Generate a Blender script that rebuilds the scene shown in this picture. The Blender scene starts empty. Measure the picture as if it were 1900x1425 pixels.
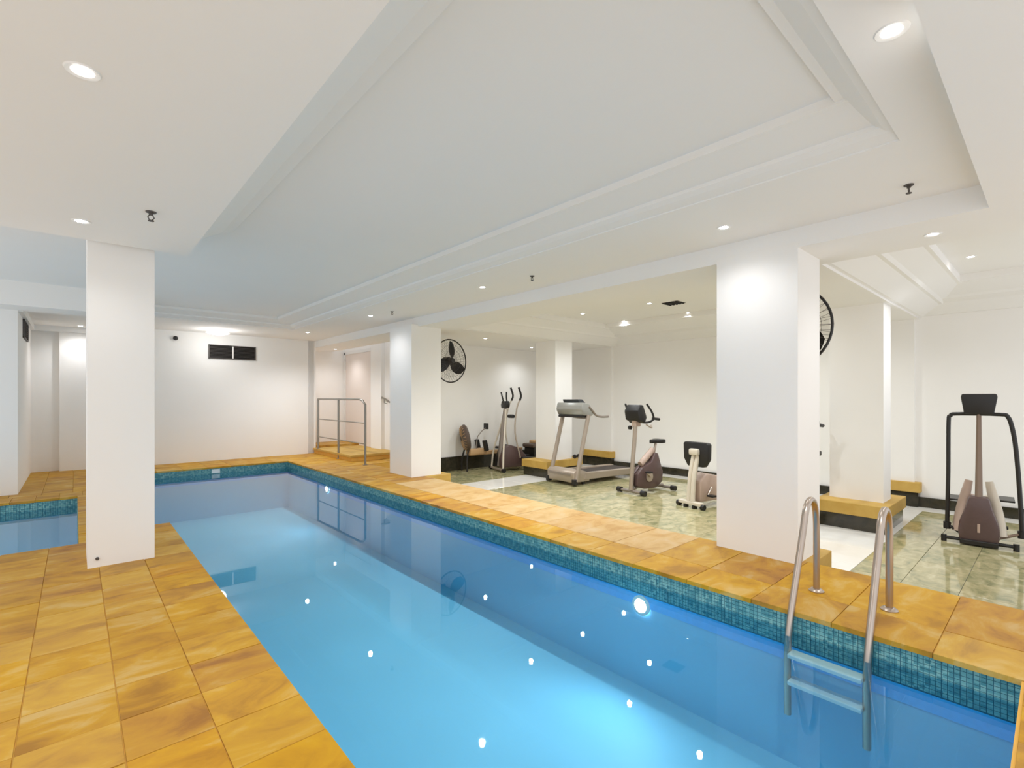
import bpy, bmesh, math, random
from mathutils import Vector, Matrix
random.seed(7)
S = bpy.context.scene
C = S.collection
PI = math.pi

# ------------------------------------------------------------------ camera, world, exposure
TH = math.radians(41.77)
cd = bpy.data.cameras.new('camera')
cd.sensor_width = 36.0
cd.lens = 907 / 1900 * 36
cd.shift_y = 25.5 / 1900
cd.clip_start = 0.05
cam = bpy.data.objects.new('camera', cd)
C.objects.link(cam)
cam.location = (0, 0, 1.35)
cam.rotation_euler = (PI / 2, 0, -TH)
S.camera = cam

w = bpy.data.worlds.new('world'); S.world = w; w.use_nodes = True
w.node_tree.nodes['Background'].inputs[0].default_value = (0.97, 0.98, 1.0, 1)
w.node_tree.nodes['Background'].inputs[1].default_value = 0.54

S.view_settings.view_transform = 'Standard'
S.view_settings.look = 'None'
S.view_settings.gamma = 1
S.view_settings.use_curve_mapping = False
S.view_settings.exposure = 1.06
S.cycles.max_bounces = 10
S.cycles.diffuse_bounces = 7
S.cycles.glossy_bounces = 4
S.cycles.transparent_max_bounces = 12
S.cycles.use_denoising = True
S.cycles.sample_clamp_indirect = 4

DOWN_W = 40.0      # watts of each downlight
POOL_W = 6

def area(name, loc, rot, sx, sy, watts, col=(1, 1, 1)):
    l = bpy.data.lights.new(name, 'AREA'); l.shape = 'RECTANGLE'
    l.size = sx; l.size_y = sy; l.energy = watts; l.color = col
    o = bpy.data.objects.new(name, l); C.objects.link(o)
    o.location = loc; o.rotation_euler = rot
    return o
# added fill lamp behind the camera, brightens the room, no real fixture there
area('fill_light', (-1.4, -1.9, 1.5), (math.radians(88), 0, -TH), 3.5, 2.0, 6, (0.97, 0.98, 1.0))

# ------------------------------------------------------------------ materials
def lin(r, g, b):
    f = lambda c: (c / 255 / 12.92) if c / 255 <= 0.04045 else ((c / 255 + 0.055) / 1.055) ** 2.4
    return (f(r), f(g), f(b), 1)
def nmat(name):
    m = bpy.data.materials.new(name); m.use_nodes = True
    return m, m.node_tree, m.node_tree.nodes['Principled BSDF']
def simple(name, rgb, rough=0.5, metal=0.0, noise=0.06, scale=12, bump=0.0, spec=0.5):
    m, t, p = nmat(name)
    c = lin(*rgb)
    n = t.nodes.new('ShaderNodeTexNoise'); n.inputs['Scale'].default_value = scale; n.inputs['Detail'].default_value = 4
    tc = t.nodes.new('ShaderNodeTexCoord'); t.links.new(tc.outputs['Object'], n.inputs['Vector'])
    mx = t.nodes.new('ShaderNodeMix'); mx.data_type = 'RGBA'
    mx.inputs['A'].default_value = tuple(x * (1 - noise) for x in c[:3]) + (1,)
    mx.inputs['B'].default_value = tuple(min(1, x * (1 + noise)) for x in c[:3]) + (1,)
    t.links.new(n.outputs['Fac'], mx.inputs['Factor'])
    t.links.new(mx.outputs['Result'], p.inputs['Base Color'])
    p.inputs['Roughness'].default_value = rough; p.inputs['Metallic'].default_value = metal
    p.inputs['Specular IOR Level'].default_value = spec
    if bump:
        b = t.nodes.new('ShaderNodeBump'); b.inputs['Strength'].default_value = bump; b.inputs['Distance'].default_value = 0.01
        t.links.new(n.outputs['Fac'], b.inputs['Height']); t.links.new(b.outputs['Normal'], p.inputs['Normal'])
    return m
def emit(name, rgb, strength):
    m, t, p = nmat(name)
    p.inputs['Base Color'].default_value = (*rgb, 1)
    p.inputs['Emission Color'].default_value = (*rgb, 1)
    p.inputs['Emission Strength'].default_value = strength
    return m
def ramp_mat(name, stops, noise_stops, rough, bump=0.15, nscale=5, mixf=0.5, spec=0.4, obj_rand=True, stretch=(1, 1, 1), sat=1.0, val=1.0):
    """per piece colour picked from a ramp by the object's random number, with noise veining inside each piece"""
    m, t, p = nmat(name)
    L = t.links
    tc = t.nodes.new('ShaderNodeTexCoord'); geo = t.nodes.new('ShaderNodeNewGeometry')
    mp = t.nodes.new('ShaderNodeMapping'); mp.inputs['Scale'].default_value = stretch
    L.new(geo.outputs['Position'], mp.inputs['Vector'])
    oi = t.nodes.new('ShaderNodeObjectInfo')
    off = t.nodes.new('ShaderNodeVectorMath'); off.operation = 'ADD'
    sc = t.nodes.new('ShaderNodeMath'); sc.operation = 'MULTIPLY'; sc.inputs[1].default_value = 37.0
    L.new(oi.outputs['Random'], sc.inputs[0])
    L.new(mp.outputs['Vector'], off.inputs[0]); L.new(sc.outputs[0], off.inputs[1])
    r1 = t.nodes.new('ShaderNodeValToRGB'); r1.color_ramp.interpolation = 'LINEAR'
    def fill(r, st):
        e = r.color_ramp.elements
        while len(e) < len(st): e.new(0.5)
        for k, (pos, col) in enumerate(st):
            e[k].position = pos; e[k].color = lin(*col)
    fill(r1, stops)
    n1 = t.nodes.new('ShaderNodeTexNoise'); n1.inputs['Scale'].default_value = nscale; n1.inputs['Detail'].default_value = 6; n1.inputs['Roughness'].default_value = 0.6
    n1.inputs['Distortion'].default_value = 0.6
    L.new(off.outputs[0], n1.inputs['Vector'])
    if obj_rand:
        L.new(oi.outputs['Random'], r1.inputs['Fac'])
    else:
        nn = t.nodes.new('ShaderNodeTexNoise'); nn.inputs['Scale'].default_value = 0.9; L.new(mp.outputs['Vector'], nn.inputs['Vector']); L.new(nn.outputs['Fac'], r1.inputs['Fac'])
    r2 = t.nodes.new('ShaderNodeValToRGB'); fill(r2, noise_stops); L.new(n1.outputs['Fac'], r2.inputs['Fac'])
    mx = t.nodes.new('ShaderNodeMix'); mx.data_type = 'RGBA'; mx.inputs['Factor'].default_value = mixf
    L.new(r1.outputs['Color'], mx.inputs['A']); L.new(r2.outputs['Color'], mx.inputs['B'])
    hs = t.nodes.new('ShaderNodeHueSaturation'); hs.inputs['Saturation'].default_value = sat; hs.inputs['Value'].default_value = val
    L.new(mx.outputs['Result'], hs.inputs['Color']); L.new(hs.outputs['Color'], p.inputs['Base Color'])
    p.inputs['Roughness'].default_value = rough; p.inputs['Specular IOR Level'].default_value = spec
    if bump:
        b = t.nodes.new('ShaderNodeBump'); b.inputs['Strength'].default_value = bump; b.inputs['Distance'].default_value = 0.006
        L.new(n1.outputs['Fac'], b.inputs['Height']); L.new(b.outputs['Normal'], p.inputs['Normal'])
    return m

M = {}
M['wall'] = simple('wall_paint', (244, 242, 239), 0.85, noise=0.012, scale=3, spec=0.2)
M['ceil'] = simple('ceiling_paint', (243, 241, 238), 0.9, noise=0.01, scale=2, spec=0.15)
M['stone'] = ramp_mat('sandstone', [(0.0, (188, 140, 62)), (0.22, (206, 164, 88)), (0.4, (222, 166, 26)), (0.5, (204, 158, 78)), (0.68, (182, 132, 84)), (0.84, (218, 180, 104)), (1.0, (212, 144, 24))],
                      [(0.34, (150, 96, 30)), (0.45, (204, 150, 54)), (0.54, (222, 172, 58)), (0.66, (236, 206, 140))], 0.55, 0.3, 2.6, 0.52, stretch=(1, 1.8, 1), sat=1.07, val=0.79)
M['stone_pale'] = ramp_mat('bleached_sandstone', [(0.0, (208, 168, 104)), (0.5, (220, 184, 124)), (1.0, (206, 158, 84))],
                           [(0.35, (190, 138, 60)), (0.5, (222, 184, 122)), (0.7, (230, 208, 168))], 0.6, 0.3, 3.4, 0.5, stretch=(1, 1.6, 1), val=0.82)
M['ledge'] = ramp_mat('sandstone_ledge', [(0.0, (206, 166, 78)), (1.0, (214, 176, 96))],
                      [(0.3, (192, 150, 66)), (0.7, (222, 186, 104))], 0.6, 0.2, 4, 0.5, val=0.88)
M['grout'] = simple('grout', (226, 176, 84), 0.9, noise=0.15, scale=9)
M['marble'] = ramp_mat('green_marble', [(0.0, (168, 162, 122)), (0.4, (184, 174, 134)), (0.7, (146, 148, 112)), (1.0, (184, 176, 138))],
                       [(0.32, (104, 112, 78)), (0.45, (160, 156, 114)), (0.55, (186, 176, 134)), (0.7, (214, 204, 168))], 0.07, 0.0, 4.0, 0.62, 0.6, stretch=(1.2, 2.0, 1))
M['marble_white'] = ramp_mat('white_marble', [(0.0, (236, 232, 224)), (1.0, (240, 238, 232))], [(0.3, (230, 226, 216)), (0.7, (243, 241, 236))], 0.12, 0.0, 4, 0.5)
M['joint'] = simple('marble_joint', (120, 122, 100), 0.5)
M['skirt'] = ramp_mat('dark_skirting_stone', [(0.0, (44, 42, 32)), (1.0, (56, 52, 42))], [(0.3, (30, 30, 24)), (0.7, (76, 70, 54))], 0.12, 0.0, 9, 0.5)
M['plaster'] = simple('pool_plaster', (140, 200, 226), 0.6, noise=0.05, scale=1.2)
M['bluetile'] = simple('pool_line_tile', (80, 185, 245), 0.35, noise=0.12, scale=30)
M['steel'] = simple('brushed_steel', (190, 176, 164), 0.32, 1.0, noise=0.03)
M['rail'] = simple('grey_steel_rail', (150, 147, 140), 0.35, 0.7, noise=0.03)
M['black'] = simple('black_plastic', (30, 28, 28), 0.45, noise=0.1)
M['blackmetal'] = simple('black_metal', (40, 38, 37), 0.35, 0.2, noise=0.05)
M['maroon'] = simple('brown_shroud', (92, 72, 70), 0.35, noise=0.12, scale=20)
M['brownpipe'] = simple('taupe_tube', (132, 112, 96), 0.35, 0.3)
M['silver'] = simple('champagne_frame', (176, 162, 148), 0.35, 0.35)
M['silver2'] = simple('grey_frame', (150, 140, 132), 0.35, 0.35)
M['cream'] = simple('cream_shell', (222, 212, 196), 0.4)
M['pink'] = simple('pinkish_shell', (190, 166, 152), 0.4)
M['belt'] = simple('running_belt', (70, 62, 58), 0.8)
M['tan'] = simple('tan_rail', (196, 160, 118), 0.45)
M['cage'] = simple('flywheel_brown', (92, 76, 66), 0.5)
M['consolegrey'] = simple('console_grey', (168, 168, 164), 0.3, 0.4)
M['screen'] = simple('dark_screen', (58, 62, 66), 0.2)
M['ventdark'] = simple('vent_metal', (84, 78, 74), 0.55)
M['venthole'] = simple('vent_recess', (34, 31, 29), 0.9)
M['white'] = simple('white_enamel', (235, 234, 232), 0.4, noise=0.01)
M['peach'] = simple('peach_paint', (232, 222, 215), 0.8, noise=0.01)
M['lamp'] = emit('lamp_glow', (1.0, 0.98, 0.95), 22)
M['bowl'] = emit('bowl_glow', (1.0, 0.99, 0.97), 1.2)
M['poollamp'] = emit('pool_lamp_glow', (0.85, 0.95, 1.0), 60)

def mosaic():
    m, t, p = nmat('mosaic'); L = t.links
    geo = t.nodes.new('ShaderNodeNewGeometry')
    sn = t.nodes.new('ShaderNodeVectorMath'); sn.operation = 'SNAP'; sn.inputs[1].default_value = (0.024, 0.024, 0.024)
    L.new(geo.outputs['Position'], sn.inputs[0])
    wn = t.nodes.new('ShaderNodeTexWhiteNoise'); wn.noise_dimensions = '3D'; L.new(sn.outputs[0], wn.inputs['Vector'])
    r = t.nodes.new('ShaderNodeValToRGB'); e = r.color_ramp.elements
    e[0].color = lin(78, 138, 146); e[1].color = lin(138, 186, 182); x = e.new(0.5); x.color = lin(102, 160, 164)
    L.new(wn.outputs['Value'], r.inputs['Fac']); L.new(r.outputs['Color'], p.inputs['Base Color'])
    p.inputs['Roughness'].default_value = 0.25
    return m
M['mosaic'] = mosaic()
M['tilebed'] = simple('mosaic_bed', (60, 110, 128), 0.8)

def water_mat():
    m = bpy.data.materials.new('pool_water'); m.use_nodes = True
    t = m.node_tree; t.nodes.clear(); L = t.links
    out = t.nodes.new('ShaderNodeOutputMaterial')
    tr = t.nodes.new('ShaderNodeBsdfTransparent'); tr.inputs[0].default_value = (0.74, 0.94, 0.98, 1)
    gl = t.nodes.new('ShaderNodeBsdfGlossy'); gl.inputs['Roughness'].default_value = 0.012; gl.inputs['Color'].default_value = (0.9, 0.97, 1, 1)
    fr = t.nodes.new('ShaderNodeFresnel'); fr.inputs['IOR'].default_value = 1.33
    geo = t.nodes.new('ShaderNodeNewGeometry')
    n = t.nodes.new('ShaderNodeTexNoise'); n.inputs['Scale'].default_value = 1.6; n.inputs['Detail'].default_value = 2
    L.new(geo.outputs['Position'], n.inputs['Vector'])
    b = t.nodes.new('ShaderNodeBump'); b.inputs['Strength'].default_value = 0.04; b.inputs['Distance'].default_value = 0.008
    L.new(n.outputs['Fac'], b.inputs['Height'])
    L.new(b.outputs['Normal'], gl.inputs['Normal'])
    mx = t.nodes.new('ShaderNodeMixShader')
    L.new(fr.outputs[0], mx.inputs[0]); L.new(tr.outputs[0], mx.inputs[1]); L.new(gl.outputs[0], mx.inputs[2])
    L.new(mx.outputs[0], out.inputs['Surface'])
    return m
M['water'] = water_mat()

# ------------------------------------------------------------------ geometry helpers
def link(name, me, m, parent=None, smooth=False):
    me.materials.clear(); me.materials.append(m)
    if smooth:
        for p in me.polygons: p.use_smooth = True
    o = bpy.data.objects.new(name, me); C.objects.link(o)
    if parent: o.parent = parent
    return o
def obj(name, bm, m, parent=None, smooth=False):
    bmesh.ops.recalc_face_normals(bm, faces=bm.faces[:])
    me = bpy.data.meshes.new(name); bm.to_mesh(me); bm.free()
    o = link(name, me, m, parent, smooth)
    if smooth:
        me.set_sharp_from_angle(angle=math.radians(40))
    return o
def box(bm, x0, x1, y0, y1, z0, z1, bev=0.0, rot=None, seg=2):
    b = bmesh.new()
    bmesh.ops.create_cube(b, size=1)
    bmesh.ops.scale(b, vec=(x1 - x0, y1 - y0, z1 - z0), verts=b.verts)
    if bev:
        bmesh.ops.bevel(b, geom=b.edges[:], offset=bev, segments=seg, affect='EDGES', profile=0.5)
    if rot: bmesh.ops.transform(b, matrix=rot, verts=b.verts)
    bmesh.ops.translate(b, vec=((x0 + x1) / 2, (y0 + y1) / 2, (z0 + z1) / 2), verts=b.verts)
    merge(bm, b)
def merge(bm, b):
    me = bpy.data.meshes.new('tmp'); b.to_mesh(me); b.free(); bm.from_mesh(me); bpy.data.meshes.remove(me)
def smoothpath(pts, n=6):
    P = [Vector(p) for p in pts]
    if len(P) < 3: return P
    out = []
    for i in range(len(P) - 1):
        p0 = P[i - 1] if i else P[0] * 2 - P[1]
        p1, p2 = P[i], P[i + 1]
        p3 = P[i + 2] if i + 2 < len(P) else P[-1] * 2 - P[-2]
        for k in range(n):
            t = k / n
            out.append(0.5 * ((2 * p1) + (p2 - p0) * t + (2 * p0 - 5 * p1 + 4 * p2 - p3) * t * t + (3 * p1 - p0 - 3 * p2 + p3) * t ** 3))
    out.append(P[-1])
    return out
def tube(bm, pts, r, n=10, sm=0, ell=1.0, closed=False):
    P = smoothpath(pts, sm) if sm else [Vector(p) for p in pts]
    rr = r if isinstance(r, (list, tuple)) else [r] * len(P)
    if len(rr) != len(P): rr = [rr[0] + (rr[-1] - rr[0]) * i / (len(P) - 1) for i in range(len(P))]
    rings = []
    N = len(P)
    t0 = (P[1] - P[0]).normalized()
    u = t0.orthogonal().normalized()
    if abs(t0.z) < 0.95: u = (Vector((0, 0, 1)) - t0 * t0.z).normalized()
    for i, p in enumerate(P):
        a = P[(i - 1) % N] if (i or closed) else P[i]
        c = P[(i + 1) % N] if (i < N - 1 or closed) else P[i]
        t = (c - a).normalized()
        u = (u - t * u.dot(t)).normalized()
        v = t.cross(u)
        rings.append([bm.verts.new(p + (u * math.cos(k * 2 * PI / n) * ell + v * math.sin(k * 2 * PI / n)) * rr[i]) for k in range(n)])
    for i in range(N if closed else N - 1):
        A, B = rings[i], rings[(i + 1) % N]
        for k in range(n):
            bm.faces.new((A[k], A[(k + 1) % n], B[(k + 1) % n], B[k]))
    if not closed:
        bm.faces.new(rings[0][::-1]); bm.faces.new(rings[-1])
def lathe(bm, prof, n=24, mat=None):
    """profile of (radius, z) turned about z, then placed by mat"""
    b = bmesh.new(); rings = []
    for r, z in prof:
        if r < 1e-5: rings.append([b.verts.new((0, 0, z))])
        else: rings.append([b.verts.new((r * math.cos(k * 2 * PI / n), r * math.sin(k * 2 * PI / n), z)) for k in range(n)])
    for A, B in zip(rings, rings[1:]):
        for k in range(n):
            k2 = (k + 1) % n
            if len(A) == 1 and len(B) == 1: continue
            if len(A) == 1: b.faces.new((A[0], B[k], B[k2]))
            elif len(B) == 1: b.faces.new((A[k], A[k2], B[0]))
            else: b.faces.new((A[k], A[k2], B[k2], B[k]))
    if mat: bmesh.ops.transform(b, matrix=mat, verts=b.verts)
    merge(bm, b)
def prism(bm, poly, a0, a1, axis='Y', bev=0.0):
    """outline extruded along an axis; poly is in (x,z) for Y, (y,z) for X, (x,y) for Z"""
    f = {'Y': lambda p, a: (p[0], a, p[1]), 'X': lambda p, a: (a, p[0], p[1]), 'Z': lambda p, a: (p[0], p[1], a)}[axis]
    b = bmesh.new()
    A = [b.verts.new(f(p, a0)) for p in poly]; B = [b.verts.new(f(p, a1)) for p in poly]
    b.faces.new(A); b.faces.new(B[::-1])
    for i in range(len(poly)):
        j = (i + 1) % len(poly); b.faces.new((A[i], B[i], B[j], A[j]))
    bmesh.ops.recalc_face_normals(b, faces=b.faces[:])
    if bev: bmesh.ops.bevel(b, geom=b.edges[:], offset=bev, segments=2, affect='EDGES', profile=0.5)
    merge(bm, b)
def tag(o, label, cat, group=None, kind=None):
    o['label'] = label; o['category'] = cat
    if group: o['group'] = group
    if kind: o['kind'] = kind
    return o
def thing(name, label, cat, loc=(0, 0, 0), rz=0.0, group=None):
    o = bpy.data.objects.new(name, None); C.objects.link(o)
    o.location = loc; o.rotation_euler = (0, 0, rz); o.empty_display_size = 0.1
    return tag(o, label, cat, group)
def struct(name, boxes, m, label, cat, parent=None, bev=0.0):
    bm = bmesh.new()
    for b in boxes: box(bm, *b, bev=bev)
    o = obj(name, bm, m, parent)
    if not parent: tag(o, label, cat, None, 'structure')
    return o
def RM(ax, deg): return Matrix.Rotation(math.radians(deg), 4, ax)
def copy_tree(o, parent=None):
    c = o.copy(); C.objects.link(c)
    if parent: c.parent = parent
    for ch in list(o.children): copy_tree(ch, c)
    return c

# ------------------------------------------------------------------ levels
ZG = -0.34                    # sunken gym floor
WZ = -0.135                   # water line
ZS, ZM, ZT, ZU = 2.57, 2.73, 2.89, 2.97
PX0, PX1, PY0, PY1 = 0.745, 3.405, 0.12, 11.0      # lap pool
EX = 4.475                    # deck edge towards the gym

# ------------------------------------------------------------------ deck (floor) and its pavers
gz = -0.009
D = -0.03
floor = struct('floor', [
    (-1.8, PX0, -0.9, 6.05, D, gz), (0.30, PX0, 6.05, 6.40, D, gz),
    (PX0, 5.2, -0.9, PY0, D, gz), (PX1, EX, PY0, 9.35, D, gz), (PX1, 5.45, 9.35, 11.0, D, gz),
    (0.30, 5.45, 11.0, 13.0, D, gz), (-1.8, 0.30, 9.0, 13.0, D, gz), (0.04, 0.30, 6.05, 9.0, D, gz),
    (-1.8, PX0 - 0.06, -0.9, 5.99, -0.6, D), (PX0 - 0.06, 5.2, -0.9, PY0 - 0.06, -0.6, D), (PX1 + 0.06, EX, PY0 - 0.06, 9.35, -0.6, D),
    (PX1 + 0.06, 5.45, 9.35, 13.0, -0.6, D), (-1.8, PX1 + 0.06, 11.06, 13.0, -0.6, D), (-1.8, 0.1, 9.06, 11.06, -0.6, D)],
    M['grout'], 'yellow sandstone pool deck around the blue pool', 'floor')
pav_cache = {}
def paver(parent, x0, x1, y0, y1, z, th=0.03, m=None, name='paver', gap=0.0018, jit=0.0015, nose=False):
    dx, dy = round(x1 - x0 - 2 * gap, 3), round(y1 - y0 - 2 * gap, 3)
    k = (dx, dy, th, name)
    if k not in pav_cache:
        bm = bmesh.new()
        hx, hy, e = dx / 2, dy / 2, 0.0016
        lo = [bm.verts.new(v) for v in ((-hx, -hy, -th), (hx, -hy, -th), (hx, hy, -th), (-hx, hy, -th))]
        mi = [bm.verts.new(v) for v in ((-hx, -hy, -e), (hx, -hy, -e), (hx, hy, -e), (-hx, hy, -e))]
        to = [bm.verts.new(v) for v in ((-hx + e, -hy + e, 0), (hx - e, -hy + e, 0), (hx - e, hy - e, 0), (-hx + e, hy - e, 0))]
        bm.faces.new(to)
        for A, B in ((lo, mi), (mi, to)):
            for i in range(4): bm.faces.new((A[i], A[(i + 1) % 4], B[(i + 1) % 4], B[i]))
        bm.faces.new(lo[::-1])
        bmesh.ops.recalc_face_normals(bm, faces=bm.faces[:])
        me = bpy.data.meshes.new(name); bm.to_mesh(me); bm.free(); me.materials.append(m)
        pav_cache[k] = me
    o = bpy.data.objects.new(name, pav_cache[k]); C.objects.link(o)
    o.parent = parent
    o.location = ((x0 + x1) / 2, (y0 + y1) / 2, z + random.uniform(-jit, jit))
    return o
def field(parent, xs, ystart, yend, step, stagger, z=0.0, m=None, name='paver'):
    for i in range(len(xs) - 1):
        y = ystart - (step * stagger if i % 2 else 0)
        while y < yend - 0.02:
            a, b = max(y, ystart), min(y + step, yend)
            if b - a > 0.05: paver(parent, xs[i], xs[i + 1], a, b, z, m=m, name=name)
            y += step
st = M['stone']
field(floor, [-1.39, -1.09, -0.785, -0.48, -0.175, 0.14, 0.43, PX0 + 0.02], 0.12, 6.05, 0.312, 0.0, m=st)
field(floor, [0.30, PX0 + 0.02], 6.05, 6.42, 0.37, 0, m=st)
field(floor, [0.02, 0.30], 6.05, 9.0, 0.42, 0, m=st)                       # coping on the divider
field(floor, [PX1 - 0.025, 3.76], -0.02, 9.35, 0.466, 0.5, m=st)
field(floor, [3.76, EX + 0.02], -0.02, 2.31, 0.466, 0.5, m=st)
field(floor, [3.76, EX + 0.02], 2.31, 6.97, 0.466, 0.5, m=M['stone_pale'], name='pale_paver')
field(floor, [3.76, EX + 0.02], 6.97, 9.35, 0.476, 0.5, m=st)
field(floor, [PX1 - 0.025, 3.95, EX, 5.0, 5.44], 9.35, 11.0, 0.41, 0.4, m=st)
for i in range(10):
    x = 0.30 + i * 0.404
    paver(floor, x, x + 0.404, 10.98, 11.4, 0, m=st)
    paver(floor, x, x + 0.404, 11.4, 12.1, 0, m=st)
for i in range(9):
    x = -1.8 + i * 0.234
    paver(floor, x, x + 0.234, 8.98, 9.4, 0, m=st)
for i in range(4):
    for j in range(6):
        paver(floor, -1.0 + i * 0.325, -0.675 + i * 0.325, 9.4 + j * 0.49, 9.89 + j * 0.49, 0, m=st)
for i in range(14):
    x = 0.72 + i * 0.34
    paver(floor, x, x + 0.34, -0.35, PY0 + 0.02 - 0.03, 0, m=st)

# ------------------------------------------------------------------ pools
FZ = -0.98
pool = struct('pool', [
    (PX0 - 0.05, PX1 + 0.05, PY0 - 0.05, PY1 + 0.05, FZ - 0.1, FZ),
    (0.2, PX0, 6.35, PY1 + 0.05, FZ - 0.1, FZ),
    (PX1, PX1 + 0.05, PY0 - 0.05, PY1, FZ, -0.03), (PX0, PX1, PY1, PY1 + 0.05, FZ, -0.03),
    (PX0, PX1, PY0 - 0.05, PY0, FZ, -0.03), (PX0 - 0.05, PX0, PY0, 6.4, FZ, -0.03),
    (0.25, 0.30, 6.4, PY1, FZ, -0.03), (0.3, PX0, 6.35, 6.4, FZ, -0.03), (0.3, PX0, PY1, PY1 + 0.05, FZ, -0.03)],
    M['plaster'], 'long blue lap pool with mosaic waterline and pale plaster walls', 'pool')
def mosaic_band(parent, runs, ztop=-0.032, rows=4, rows_below=4, p=0.0245, mat=None, name='mosaic_tiles', r0=0):
    V, F = [], []
    def face(a, b, c, d):
        i = len(V); V.extend((a, b, c, d)); F.append((i, i + 1, i + 2, i + 3))
    for (x0, y0, x1, y1, nx, ny) in runs:
        Ln = math.hypot(x1 - x0, y1 - y0); n = int(Ln / p); dx, dy = (x1 - x0) / Ln, (y1 - y0) / Ln
        g, h = 0.0016, 0.004
        for i in range(n):
            a, b = i * p + g, (i + 1) * p - g
            for r in range(r0, r0 + rows):
                zt, zb = ztop - r * p - g, ztop - (r + 1) * p + g
                q = lambda s, z, o: (x0 + dx * s + nx * o, y0 + dy * s + ny * o, z)
                face(q(a, zb, h), q(b, zb, h), q(b, zt, h), q(a, zt, h))
                face(q(a, zt, h), q(b, zt, h), q(b, zt, 0), q(a, zt, 0))
                face(q(a, zb, 0), q(a, zb, h), q(a, zt, h), q(a, zt, 0))
                face(q(b, zb, h), q(b, zb, 0), q(b, zt, 0), q(b, zt, h))
    me = bpy.data.meshes.new(name); me.from_pydata(V, [], F); me.validate()
    o = link(name, me, mat or M['mosaic'], parent); o['kind'] = 'stuff'
    return o
runs = [(PX1, PY0, PX1, PY1, -1, 0), (PX1, PY1, 0.30, PY1, 0, -1), (0.30, PY1, 0.30, 6.4, 1, 0), (PX0, 6.4, PX0, PY0, 1, 0)]
mosaic_band(pool, runs, rows=8)
bed = bmesh.new()
e = 0.001
box(bed, PX1 - e, PX1 + 0.02, PY0, PY1, -0.235, -0.03); box(bed, 0.3, PX1, PY1 - e, PY1 + 0.02, -0.235, -0.03)
box(bed, PX0 - 0.02, PX0 + e, PY0, 6.4, -0.235, -0.03)
obj('tile_bed', bed, M['tilebed'], pool)
sb = bmesh.new()
box(sb, PX1 - 0.004, PX1 + 0.02, PY0, PY1, -0.33, -0.236); box(sb, 0.3, PX1, PY1 - 0.004, PY1 + 0.02, -0.31, -0.236)
obj('blue_tile_band', sb, M['bluetile'], pool)
mk = bmesh.new(); box(mk, 1.98, 2.12, PY1 - 0.012, PY1, -0.125, -0.045, 0.003)
obj('depth_plaque', mk, M['white'], pool)

spa = struct('spa_pool', [
    (-1.8, 0.02, 6.0, 9.05, FZ - 0.1, FZ), (0.02, 0.06, 6.05, 9.0, FZ, -0.03), (-1.8, 0.04, 9.0, 9.05, FZ, -0.03), (-1.8, 0.04, 6.0, 6.05, FZ, -0.03)],
    M['plaster'], 'small second pool at the far side of the white column', 'pool')
mosaic_band(spa, [(0.04 - 0.02, 6.05, 0.02, 9.0, -1, 0), (0.02, 9.0, -1.75, 9.0, 0, -1)], rows=8)
bed = bmesh.new(); box(bed, -1.8, 0.04, 9.0 - e, 9.02, -0.235, -0.03); box(bed, 0.02 - e, 0.03, 6.05, 9.0, -0.235, -0.03)
obj('tile_bed', bed, M['tilebed'], spa)

def water(name, pts, label):
    bm = bmesh.new()
    for (x0, x1, y0, y1) in pts:
        bm.faces.new([bm.verts.new(v) for v in ((x0, y0, WZ), (x1, y0, WZ), (x1, y1, WZ), (x0, y1, WZ))])
    bmesh.ops.remove_doubles(bm, verts=bm.verts[:], dist=1e-4)
    me = bpy.data.meshes.new(name); bm.to_mesh(me); bm.free()
    o = link(name, me, M['water']); tag(o, label, 'water', None, 'structure'); return o
water('water', [(PX0, PX1, PY0, 6.4), (PX0, PX1, 6.4, PY1), (0.30, PX0, 6.4, PY1)], 'still clear blue water filling the long pool')
water('water', [(-1.8, 0.02, 6.05, 9.0)], 'still water of the small second pool by the column')

# ------------------------------------------------------------------ gym floor
gym = struct('gym_floor', [(EX, 9.95, -0.9, 9.5, -0.7, ZG - 0.012)], M['joint'], 'sunken gym floor of polished green marble with white bands', 'floor')
mb, mw = M['marble'], M['marble_white']
def gfield(x0, x1, y0, y1, nx, ny, m, name):
    for i in range(nx):
        for j in range(ny):
            paver(gym, x0 + (x1 - x0) * i / nx, x0 + (x1 - x0) * (i + 1) / nx, y0 + (y1 - y0) * j / ny, y0 + (y1 - y0) * (j + 1) / ny,
                  ZG, 0.012, m, name, gap=0.0014, jit=0.0)
gfield(EX, 9.42, -0.6, 1.36, 12, 5, mb, 'marble_tile')
gfield(EX, 9.42, 2.13, 6.98, 12, 12, mb, 'marble_tile')
gfield(EX, 9.42, 7.80, 9.40, 12, 4, mb, 'marble_tile')
gfield(EX, 9.42, 1.36, 2.13, 7, 1, mw, 'white_tile')
gfield(EX, 9.42, 6.98, 7.80, 7, 1, mw, 'white_tile')
gfield(9.42, 9.80, -0.6, 9.4, 1, 14, mw, 'white_tile')

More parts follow.
